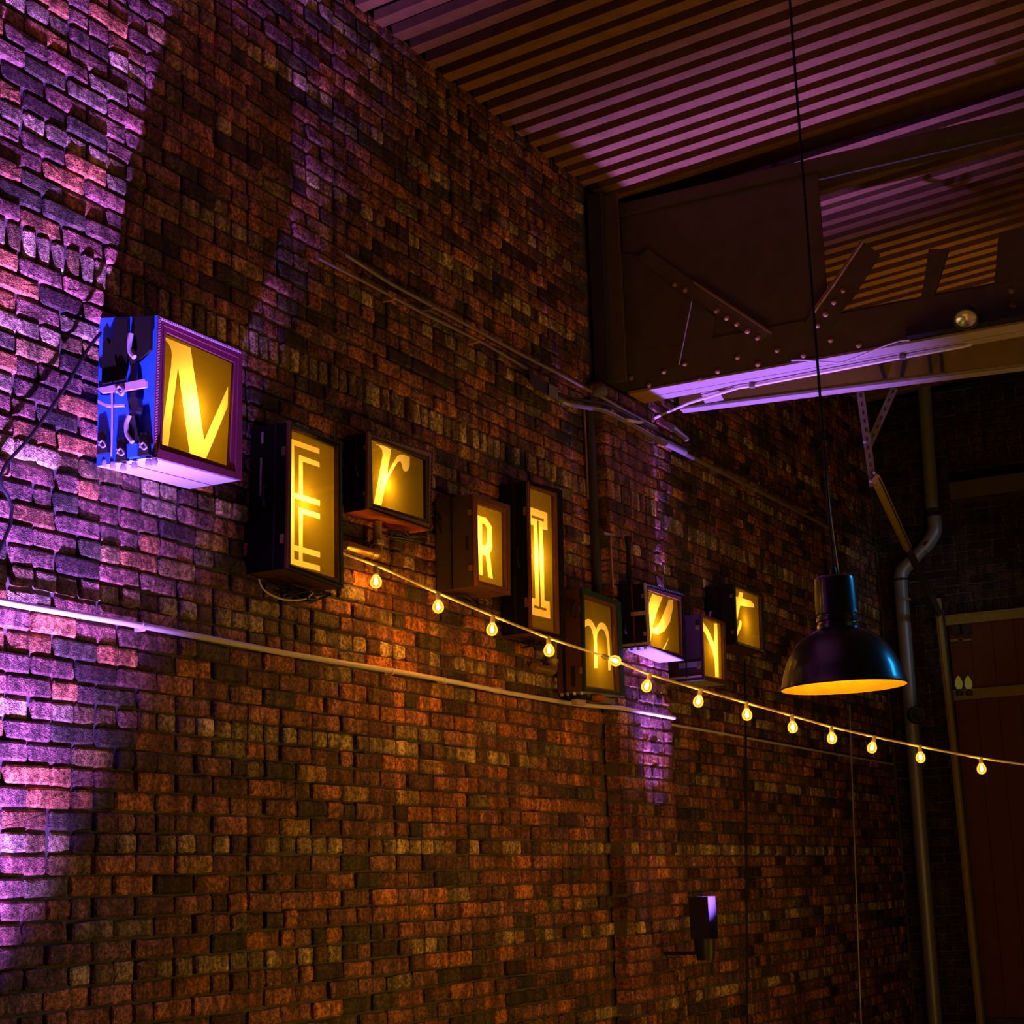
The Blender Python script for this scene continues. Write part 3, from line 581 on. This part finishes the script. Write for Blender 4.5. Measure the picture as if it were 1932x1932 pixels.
R_c, RF, RB = case('R', [(895, 931), (898, 1106), (962, 1123), (961.5, 954)], mp(r3, [(408, 360), (420, 945), (622, 1000), (614, 428)]), -.008, -.234,
    [mp(r3, [(432, 445), (500, 468), (543, 535), (546, 700), (527, 738), (551, 932), (515, 918), (499, 755), (470, 745), (474, 905), (438, 893)])], [mp(r3, [(468, 508), (492, 517), (505, 545), (505, 662), (490, 680), (469, 672)])],
    dict(side='olivecase', bottom='browncase', trim='browncase', frame='ply'), 'brown suitcase sign with a glowing blocky capital R', (921, 1028), 3.2)
I_c, IF, IB = case('I', [(996, 907), (1001, 1194), (1066, 1206), (1060, 925)], mp(r3, [(806, 238), (825, 1295), (1008, 1340), (990, 300)]), -.008, -.179,
    [mp(r3, [(813, 378), (962, 430), (964, 562), (928, 555), (942, 1095), (980, 1105), (986, 1235), (834, 1200), (834, 1070), (872, 1080), (858, 525), (820, 515)])],
    [mp(r3, [(842, 445), (937, 478), (935, 497), (842, 465)]), mp(r3, [(885, 488), (897, 490), (915, 1145), (903, 1142)]), mp(r3, [(862, 1130), (957, 1158), (955, 1175), (862, 1150)])],
    dict(side='darkcase', bottom='browncase', trim='darkcase', frame='ply'), 'tall dark suitcase sign with a glowing slab-serif capital I', (1022, 1050), 4.6)
m_c, mF, mBk = case('m', [(1099, 1109), (1104, 1304), (1178, 1313), (1170, 1136)], mp(m7, [(905, 70), (930, 1530), (1445, 1600), (1378, 225)]), -.008, -.179,
    [mp(m7, [(918, 560), (940, 480), (980, 425), (1015, 410), (1060, 425), (1105, 480), (1140, 560), (1150, 600), (1165, 540), (1200, 485), (1240, 468), (1290, 490), (1330, 550), (1355, 640), (1370, 740), (1380, 1000), (1392, 1255), (1375, 1272), (1350, 1260), (1345, 1000), (1335, 800), (1315, 690), (1285, 610), (1240, 572), (1200, 600), (1170, 670), (1162, 760), (1176, 1228), (1120, 1225), (1112, 800), (1100, 680), (1075, 590), (1050, 540), (1015, 520), (975, 545), (945, 610), (930, 720)])], [],
    dict(side='browncase', bottom='pale', trim='green', frame='ply'), 'brown wooden suitcase sign with a glowing rounded m', (1136, 1236), 2.6)
eY = -.115
e_c, eF, eBk = case('e', [(1217, 1100), (1225, 1219), (1291, 1246), (1290, 1120)], mp(q4, [(475, 300), (495, 900), (838, 990), (815, 410)]), eY, -.29,
    [mp(q4, [(550, 340), (660, 375), (600, 530), (553, 690), (560, 705), (590, 700), (640, 620), (690, 500), (725, 400), (770, 400), (772, 480), (740, 640), (680, 740), (610, 777), (560, 765), (545, 745), (525, 905), (495, 895), (482, 640), (490, 530), (520, 420)]), mp(q4, [(730, 800), (700, 890), (675, 940), (655, 940), (690, 880)])], [],
    dict(side='darkcase', bottom='dimpale', trim='darkcase', frame='ply'), 'dark suitcase sign on the pier with a glowing cropped e and violet-lit base', (1243, 1182), 3.6)
y_c, yF, yBk = case('n', [(1323, 1158), (1328, 1282), (1372, 1292), (1367, 1174)], mp(q4, [(1056, 595), (1075, 1218), (1290, 1262), (1277, 662)]), -.008, -.261,
    [mp(q4, [(1057, 612), (1090, 640), (1150, 730), (1205, 860), (1214, 905), (1208, 655), (1243, 660), (1250, 900), (1262, 1238), (1222, 1230), (1218, 1080), (1195, 950), (1120, 770), (1060, 690)])], [],
    dict(side='plum', bottom='pale', trim='browncase', frame='ply'), 'violet-lit suitcase sign with a cropped two-stroke letter, between the e and the t', (1348, 1225), 2.4)
t_c, tF, tBk = case('t', [(1385.5, 1101), (1390, 1215), (1443, 1232), (1439, 1122)], mp(q4, [(1408, 270), (1425, 850), (1695, 940), (1677, 370)]), -.008, -.222,
    [mp(q4, [(1410, 360), (1465, 375), (1480, 318), (1518, 330), (1508, 385), (1600, 415), (1635, 450), (1640, 488), (1560, 478), (1488, 465), (1460, 600), (1425, 725), (1418, 600), (1445, 455), (1410, 440)]), mp(q4, [(1485, 620), (1505, 640), (1500, 690), (1440, 840), (1425, 815), (1460, 720)])], [],
    dict(side='black', bottom='browncase', trim='green', frame='ply'), 'black suitcase sign with a glowing brush-style t, farthest of the letter cases', (1412, 1172), 2.4)

# --- fittings on the cases' left sides; S maps a pixel onto the side's plane
def S(px, py, x_): return hit(px, py, 0, x_)
sx = .372
def slab(pts, x0, x1, nm, mt, root, smooth=0):
    if smooth: pts = smooth_poly(pts, smooth)
    a = [S(p[0], p[1], x0) for p in pts]; n = len(a); v = a+[p+Vector((x1-x0, 0, 0)) for p in a]
    return MB().add(v, [tuple(range(n)), tuple(range(2*n-1, n-1, -1))]+[(k, (k+1) % n, n+(k+1) % n, n+k) for k in range(n)]).build(nm, M[mt], root)
c1 = lambda L_: mp(n1, L_)
slab(c1([(880, 290), (965, 285), (960, 640), (940, 745), (770, 780), (780, 470), (810, 430), (830, 480), (870, 400)]), 0.346, 0.360, 'shadow_patch', 'darkcase', N_)  # dark slabs put in for the handle's shadow on the blue side
slab(c1([(1005, 280), (1145, 275), (1140, 520), (1060, 600), (985, 640), (975, 590), (1000, 420)]), 0.346, 0.360, 'shadow_patch', 'darkcase', N_)
slab(c1([(990, 570), (1028, 570), (1028, 880), (990, 880)]), 0.344, 0.360, 'strap', 'black', N_)
slab(c1([(980, 880), (1050, 880), (1055, 980), (1020, 1010), (975, 960)]), 0.336, 0.360, 'buckle_flap', 'black', N_, 1)
slab(c1([(985, 1000), (1020, 1010), (1050, 1180), (1030, 1260), (985, 1240), (955, 1100)]), 0.340, 0.360, 'strap', 'black', N_)
def handle(pts, x_, r, nm, mt, root): 
    return MB().tube(curve_pts([S(p[0], p[1], x_) for p in pts], 5), r, 8).build(nm, M[mt], root)
handle(c1([(995, 400), (985, 470), (990, 540), (1020, 580)]), 0.329, .010, 'handle', 'steelbright', N_)
handle(c1([(985, 1020), (962, 1080), (965, 1160), (1005, 1225)]), 0.329, .009, 'handle', 'steelbright', N_)
slab(c1([(735, 815), (860, 790), (1095, 745), (1108, 760), (1105, 805), (930, 835), (770, 850)]), 0.322, 0.334, 'cross_bar', 'pink', N_)
handle(c1([(880, 850), (905, 800), (935, 830), (925, 865), (890, 830), (870, 790)]), 0.314, .006, 'shackle', 'steelbright', N_)
slab(c1([(740, 900), (790, 930), (850, 940), (940, 935), (940, 950), (800, 955), (742, 930)]), 0.336, 0.350, 'bottom_strap', 'pink', N_)
handle(c1([(850, 850), (852, 1000), (850, 1180), (845, 1330)]), 0.329, .0035, 'cord', 'pink', N_)
for k, (cx, cy, w_) in enumerate(((775, 1230, 42), (915, 1290, 42), (1087, 1245, 42))):
    slab(c1([(cx-w_*.6, cy-90), (cx+w_*.6, cy-95), (cx+w_, cy+70), (cx-w_, cy+85)]), 0.339, 0.358, 'latch_plate', 'black', N_)
    handle(c1([(cx-28, cy+20), (cx, cy-18), (cx+26, cy+18), (cx, cy+32), (cx-26, cy-12)]), 0.330, .0035, 'latch_loop', 'steelbright', N_)
slab(c1([(962, 1240), (1040, 1235), (1040, 1330), (965, 1345)]), 0.336, 0.358, 'handle_mount', 'blue', N_)
for cx, cy in ((790, 1370), (850, 1385), (930, 1400), (1015, 1385), (1120, 1365), (1165, 1360)):
    p = S(*n1((cx, cy)), 0.362); MB().lathe(p+Vector((.006, 0, -.006)), (0, 0, 1), [(0, -.012), (.010, -.012), (.013, 0), (.010, .012), (0, .012)], 10).build('corner_stud', M['steelbright'], N_)
# base seam of the blue case
p0 = NF[1]*.45+NB[1]*.55; p1 = NF[2]*.45+NB[2]*.55
MB().bar(p0+Vector((.0, 0, -.001)), p1+Vector((0, 0, -.001)), .003, .002).build('seam', M['maroon'], N_)
# stitched / studded trims, shared small stud, one part each
def studs(root, P0, P1, n, w_, h_, mt, yo, nm='stitching', slant=0):
    mb = MB()
    for k in range(n):
        c = P0+(P1-P0)*((k+.5)/n); c.y = yo; d = (P1-P0).normalized(); u = Vector((0, 1, 0)).cross(d)
        s_ = d*slant
        mb.hexa([c-d*w_-u*h_-s_, c+d*w_-u*h_-s_, c+d*w_+u*h_+s_, c-d*w_+u*h_+s_]+[q_+Vector((0, -.002, 0)) for q_ in (c-d*w_-u*h_-s_, c+d*w_-u*h_-s_, c+d*w_+u*h_+s_, c-d*w_+u*h_+s_)])
    o = mb.build(nm, M[mt], root); o['kind'] = 'stuff'; return o
def edge(F_, a, b, PNq, k=.2): return F_[a]*(1-k)+PNq*k, F_[b]*(1-k)+PNq*k
def off_edge(F_, a, b, t_):
    c = sum(F_, Vector())/4; return F_[a]+(c-F_[a])*t_, F_[b]+(c-F_[b])*t_
for F_, root, fy, sets in ((NF, N_, -.267, [((0, 3), 46, 'pink'), ((0, 1), 50, 'pink')]), (rF, r_c, -.139, [((1, 2), 44, 'darkcase'), ((3, 2), 18, 'black'), ((0, 3), 16, 'black')]), (EF, E_c, -.210, [((1, 2), 24, 'darkcase')]), (IF, I_c, -.184, [((0, 1), 44, 'maroon')]), (tF, t_c, -.227, [((1, 2), 12, 'cream')]), (eF, e_c, -.295, [((0, 1), 16, 'cream'), ((0, 3), 14, 'green')])):
    for (a_, b_), n_, mt in sets:
        P0, P1 = off_edge(F_, a_, b_, .035); studs(root, P0, P1, n_, (P1-P0).length/n_*.28, .005, mt, fy+.001, slant=.3*(P1-P0).length/n_)
# straps, handles and pale strips of the other cases' left sides
def side_kit(root, F_, Bk, strips, handle_at=None, hm='black'):
    x_ = min(F_[0].x, F_[1].x)
    def at(s, t, dx): 
        p = (F_[0]*(1-t)+F_[1]*t)*(1-s)+(Bk[0]*(1-t)+Bk[1]*t)*s; return p-Vector((dx, 0, 0))
    for (s, t0, t1, w_, mt) in strips:
        a_, b_, c_, d_ = at(s-w_, t0, .001), at(s+w_, t0, .001), at(s+w_, t1, .001), at(s-w_, t1, .001)
        MB().hexa([a_, b_, c_, d_]+[q_-Vector((.004, 0, 0)) for q_ in (a_, b_, c_, d_)]).build('strap', M[mt], root)
    if handle_at:
        s, t = handle_at; MB().tube(curve_pts([at(s, t-.07, 0), at(s, t-.06, .03), at(s, t, .04), at(s, t+.06, .03), at(s, t+.07, 0)], 4), .007, 8).build('handle', M[hm], root)
    for t in (.2, .8):
        a_, b_, c_, d_ = at(.06, t-.03, 0), at(.16, t-.03, 0), at(.16, t+.03, 0), at(.06, t+.03, 0)
        MB().hexa([a_, b_, c_, d_]+[q_-Vector((.008, 0, 0)) for q_ in (a_, b_, c_, d_)]).build('latch', M['brass'], root)
side_kit(E_c, EF, EBk, [(.68, .04, .12, .025, 'cream'), (.70, .22, .48, .02, 'cream'), (.33, .0, 1, .03, 'black')], (.5, .5))
side_kit(r_c, rF, rB, [(.5, 0, 1, .04, 'black')], (.3, .5))
side_kit(R_c, RF, RB, [(.58, 0, 1, .015, 'darkcase'), (.2, .45, .6, .03, 'black')], (.85, .3))
side_kit(I_c, IF, IB, [(.5, 0, 1, .05, 'black')], (.3, .5))
side_kit(m_c, mF, mBk, [(.72, 0, 1, .04, 'darkcase'), (.4, .75, .95, .06, 'black')], (.3, .2))
side_kit(e_c, eF, eBk, [(.5, .0, 1, .02, 'browncase'), (.3, .44, .50, .28, 'pink'), (.5, .93, .97, .45, 'pink')], (.75, .7))
side_kit(y_c, yF, yBk, [(.45, .1, .95, .02, 'black'), (.35, .72, .80, .3, 'grey'), (.5, .93, .96, .45, 'pink'), (.7, .45, .7, .1, 'black')], (.7, .3))
side_kit(t_c, tF, tBk, [(.5, .1, .9, .02, 'darkcase')], (.8, .5), 'steelbright')
def lip(root, F_, Bk, mt, k=.06):       # proud moulding round the left side's edge
    mb = MB()
    for a_, b_ in ((0, 1),):
        mb.bar(F_[a_]-Vector((.004, 0, 0)), F_[b_]-Vector((.004, 0, 0)), .012, .012, up=(0, 1, 0))
    mb.build('corner_moulding', M[mt], root)
for root, F_, Bk, mt in ((E_c, EF, EBk, 'ply'), (r_c, rF, rB, 'brass'), (R_c, RF, RB, 'ply'), (I_c, IF, IB, 'ply'), (m_c, mF, mBk, 'green'), (e_c, eF, eBk, 'cream'), (t_c, tF, tBk, 'green')): lip(root, F_, Bk, mt)
for root, F_, Bk in ((e_c, eF, eBk), (m_c, mF, mBk)):
    for s in (.15, .4, .65, .85):
        p = F_[1]*(1-s)+Bk[1]*s+Vector((.004, 0, -.008)); MB().lathe(p, (0, 0, 1), [(0, -.008), (.009, -.008), (.011, 0), (.009, .01), (0, .01)], 8).build('corner_stud', M['steelbright'], root)

# --- support pipes and tangled leads under the cases
def elbow(px_v, top, bot, left, y_, r, label):
    V0 = W(px_v, top, y_); V1 = W(px_v, bot, y_); H_ = W(left[0], left[1], y_)
    e = empty('support_pipe', V1); tag(e, label, 'pipe')
    MB().tube([V0, Vector((V1.x, y_, V1.z+.05))], r, 12).build('upright', M['zinc'], e)
    MB().tube(curve_pts([Vector((V1.x, y_, V1.z+.06)), Vector((V1.x, y_, V1.z+.02)), Vector((V1.x-.02, y_, V1.z)), Vector((V1.x-.06, y_, V1.z))], 4), r*1.2, 12).build('elbow', M['brass'], e)  # yellow light on elbow and crosspipe put into their brass colour
    MB().tube([Vector((V1.x-.05, y_, V1.z)), Vector((H_.x, y_, V1.z))], r, 12).build('crosspipe', M['brass'], e)
    MB().lathe(Vector((V1.x, y_, V1.z+.055)), (0, 0, 1), [(r, -.012), (r*1.45, -.01), (r*1.45, .01), (r, .012)], 12).build('collar', M['zinc'], e)
elbow(712, 985, 1046, (650, 1040), -.05, .022, 'yellow-lit elbowed pipe propping the case with the italic r')
elbow(1044, 1208, 1266, (1006, 1255), -.05, .022, 'elbowed pipe under the tall case with the I')
def tangle(px, py, y_, w_, label, seed, n=7, drop=.05, rr=.0045):
    c = W(px, py, y_); R = random.Random(seed); e = empty('lead_bundle', c); tag(e, label, 'cable', 'bundles of leads under the letter cases')
    for k in range(n):
        pts = [c+Vector((R.uniform(-w_, w_), R.uniform(-.05, .05), -R.uniform(0, drop))) for _ in range(5)]; pts[0].z = c.z; pts[-1].z = c.z
        MB().tube(curve_pts(pts, 5), rr, 6).build('lead', M['rubber'], e)
    return e
tg = tangle(570, 1113, -.10, .17, 'tangle of black leads hanging under the case with the E', 1, 9)
MB().tube(curve_pts([W(488, 1092, -.12), W(500, 1115, -.12), W(535, 1131, -.12), W(575, 1130, -.12), W(592, 1115, -.12)], 5), .004, 6).build('loop', M['string'], tg)
tangle(765, 1008, -.09, .13, 'flat coil of black leads hanging under the case with the italic r', 2, 8, .03)
tangle(885, 1130, -.12, .12, 'black leads hanging under the case with the blocky R', 3, 7, .035)
tangle(1010, 1212, -.10, .14, 'black leads and clips hanging under the tall case with the I', 4, 7, .04)
tangle(1100, 1315, -.075, .15, 'black leads hanging under the case with the rounded m', 5, 7, .02, .005)
for px, py, mt, lab in ((1092, 1326, 'pink', 'small pinkish connector block under the case with the m, left one'), (1130, 1318, 'redboard', 'small salmon connector block under the case with the m, right one')):
    c = W(px, py, -.14); tag(MB().bar(c-Vector((.06, 0, 0)), c+Vector((.06, 0, .004)), .03, .028).build('connector', M[mt]), lab, 'connector')
tag(MB().box((mF[2].x-.34, -.11, mF[2].z-.045), (mF[2].x+.02, -.06, mF[2].z-.012)).build('shelf_rail', M['grey']), 'pale rail carrying the underside of the case with the m', 'rail')

# ---------------------------------------------------------------- festoon of bulbs
b0 = depth(709, 1072, 7.70); b1 = depth(1645, 1383, 9.3)
nrm = (b1-b0).cross(Vector((0, 0, 1))).normalized()
def inplane(px, py):
    d = ray(px, py); return CAM+d*((b0-CAM).dot(nrm)/d.dot(nrm))
cab = [(713, 1068), (830, 1120), (933, 1163), (1037, 1204), (1135, 1237), (1226, 1272), (1322, 1301), (1408, 1326), (1497, 1351), (1568, 1371), (1650, 1390), (1735, 1408), (1850, 1430), (2000, 1452)]
CP = [inplane(*p) for p in cab]
st = empty('festoon_lights', CP[0]); tag(st, 'string of small round amber bulbs on a pale cable slanting across the wall', 'string lights')
start = [Vector((1.70, -.078, 3.125)), Vector((1.86, -.08, 3.085))]
MB().tube(curve_pts(start+CP, 5), .0068, 8).build('cable', M['string'], st)
bulbs = [(709, 1072, 0, 0), (826, 1120, 0, 0), (930, 1163, -.1, 0), (1035, 1203, 0, 0), (1138, 1238, 1.2, 0), (1226, 1272, -.3, 0), (1322, 1301, -.25, 0), (1408, 1326, 0, 0), (1494, 1350, 0, 0), (1568, 1371, 0, 0), (1650, 1390, -.3, 0), (1735, 1408, 0, 0), (1850, 1430, 0, 0)]
def bulb_at(p, tilt, power):
    dn = (Vector((0, 0, -1))*cos(tilt)+RT*sin(tilt)).normalized()
    o = MB().lathe(p, dn, [(.011, .026), (.013, .034), (.021, .044), (.0265, .056), (.0275, .066), (.025, .079), (.015, .090), (0, .094)], 14).build('light_bulb', M['bulb'], st)
    MB().lathe(p, dn, [(0, -.006), (.010, -.006), (.012, .006), (.0115, .034), (0, .034)], 10).build('socket', M['string'], o)
    MB().lathe(p, dn, [(0, .045), (.006, .05), (.0095, .062), (.008, .074), (0, .080)], 8).build('filament', M['filament'], o)
    light('bulb_light', 'POINT', p+dn*.064, power, (1.0, .40, .06), size=.012)
for i, (px, py, tl, _) in enumerate(bulbs): bulb_at(inplane(px, py), tl, 7.5)

# ---------------------------------------------------------------- pendant lamp
LC = depth(1592, 1297, 6.3); LT_ = Vector((0, 0, 1)); tilt = (Vector((0, 0, 1))-RT*.012).normalized()
pl = empty('pendant_lamp', LC); tag(pl, 'large black dome pendant lamp with a gold-lit inside hanging at the right', 'lamp')
RR = .2345; u = tilt
prof = [(RR, 0), (RR+.002, .004), (.228, .022), (.218, .062), (.203, .102), (.180, .145), (.150, .180), (.118, .203), (.092, .214), (.078, .222)]
MB().lathe(LC, u, prof, 56).build('dome', M['shade'], pl)
MB().lathe(LC, u, [(r_-.004, h_-.002 if h_ > .01 else 0) for r_, h_ in prof]+[(.0, .22)], 56).build('lining', M['gold'], pl)
nk = [(.078, .218), (.079, .236), (.073, .239), (.073, .246), (.080, .249), (.080, .262), (.074, .265), (.074, .272), (.081, .276), (.079, .290), (.077, .40), (.074, .412), (.064, .419), (.03, .424), (0, .426)]
MB().lathe(LC, u, nk, 40).build('neck', M['shade'], pl)
MB().lathe(LC, u, [(.012, .42), (.014, .44), (.008, .46), (.004, .47)], 12).build('cord_grip', M['black'], pl)
tp = LC+u*.46; MB().tube([tp, tp+Vector((0, 0, 1.5)), Vector((tp.x, tp.y, ZT+.05+.087*abs(tp.y)))], .0055, 8).build('cord', M['rubber'], pl)
tp2 = LC+u*.42+RT*.02; MB().tube([tp2, tp2+Vector((0, 0, .25))+RT*-.015, tp+Vector((0, 0, .6))], .002, 6).build('safety_wire', M['string'], pl)
MB().lathe(LC, u, [(0, .09), (.03, .10), (.045, .13), (.035, .165), (.02, .19), (.02, .22)], 16).build('bulb', M['bulb'], pl)
light('pendant_bulb', 'POINT', LC+u*.125, 14.0, (1.0, .66, .16), size=.03)

# ---------------------------------------------------------------- the uplighters that wash wall and pier (below the photograph's lower edge)
for c, lab in ((UP1, 'small black uplighter on the wall left of the blue case'), (UP2, 'small black uplighter low on the brick pier')):
    e = empty('uplighter', c); tag(e, lab, 'lamp')
    MB().lathe(c+Vector((0, 0, -.06)), (0, 0, 1), [(0, -.08), (.05, -.08), (.06, -.02), (.062, .04), (.055, .04), (.052, .01)], 18).build('housing', M['black'], e)
    if c is UP2:      # barn doors added to keep the beam to the pier and girder
        for sg in (-1, 1): MB().box((c.x+sg*.06, c.y-.06, c.z-.02), (c.x+sg*.064, c.y+.06, c.z+.22)).build('barn_door', M['black'], e)
    MB().bar(c+Vector((0, .04, -.10)), Vector((c.x, -.0 if c is UP1 else -.11, c.z-.10)), .03, .02).build('arm', M['black'], e)
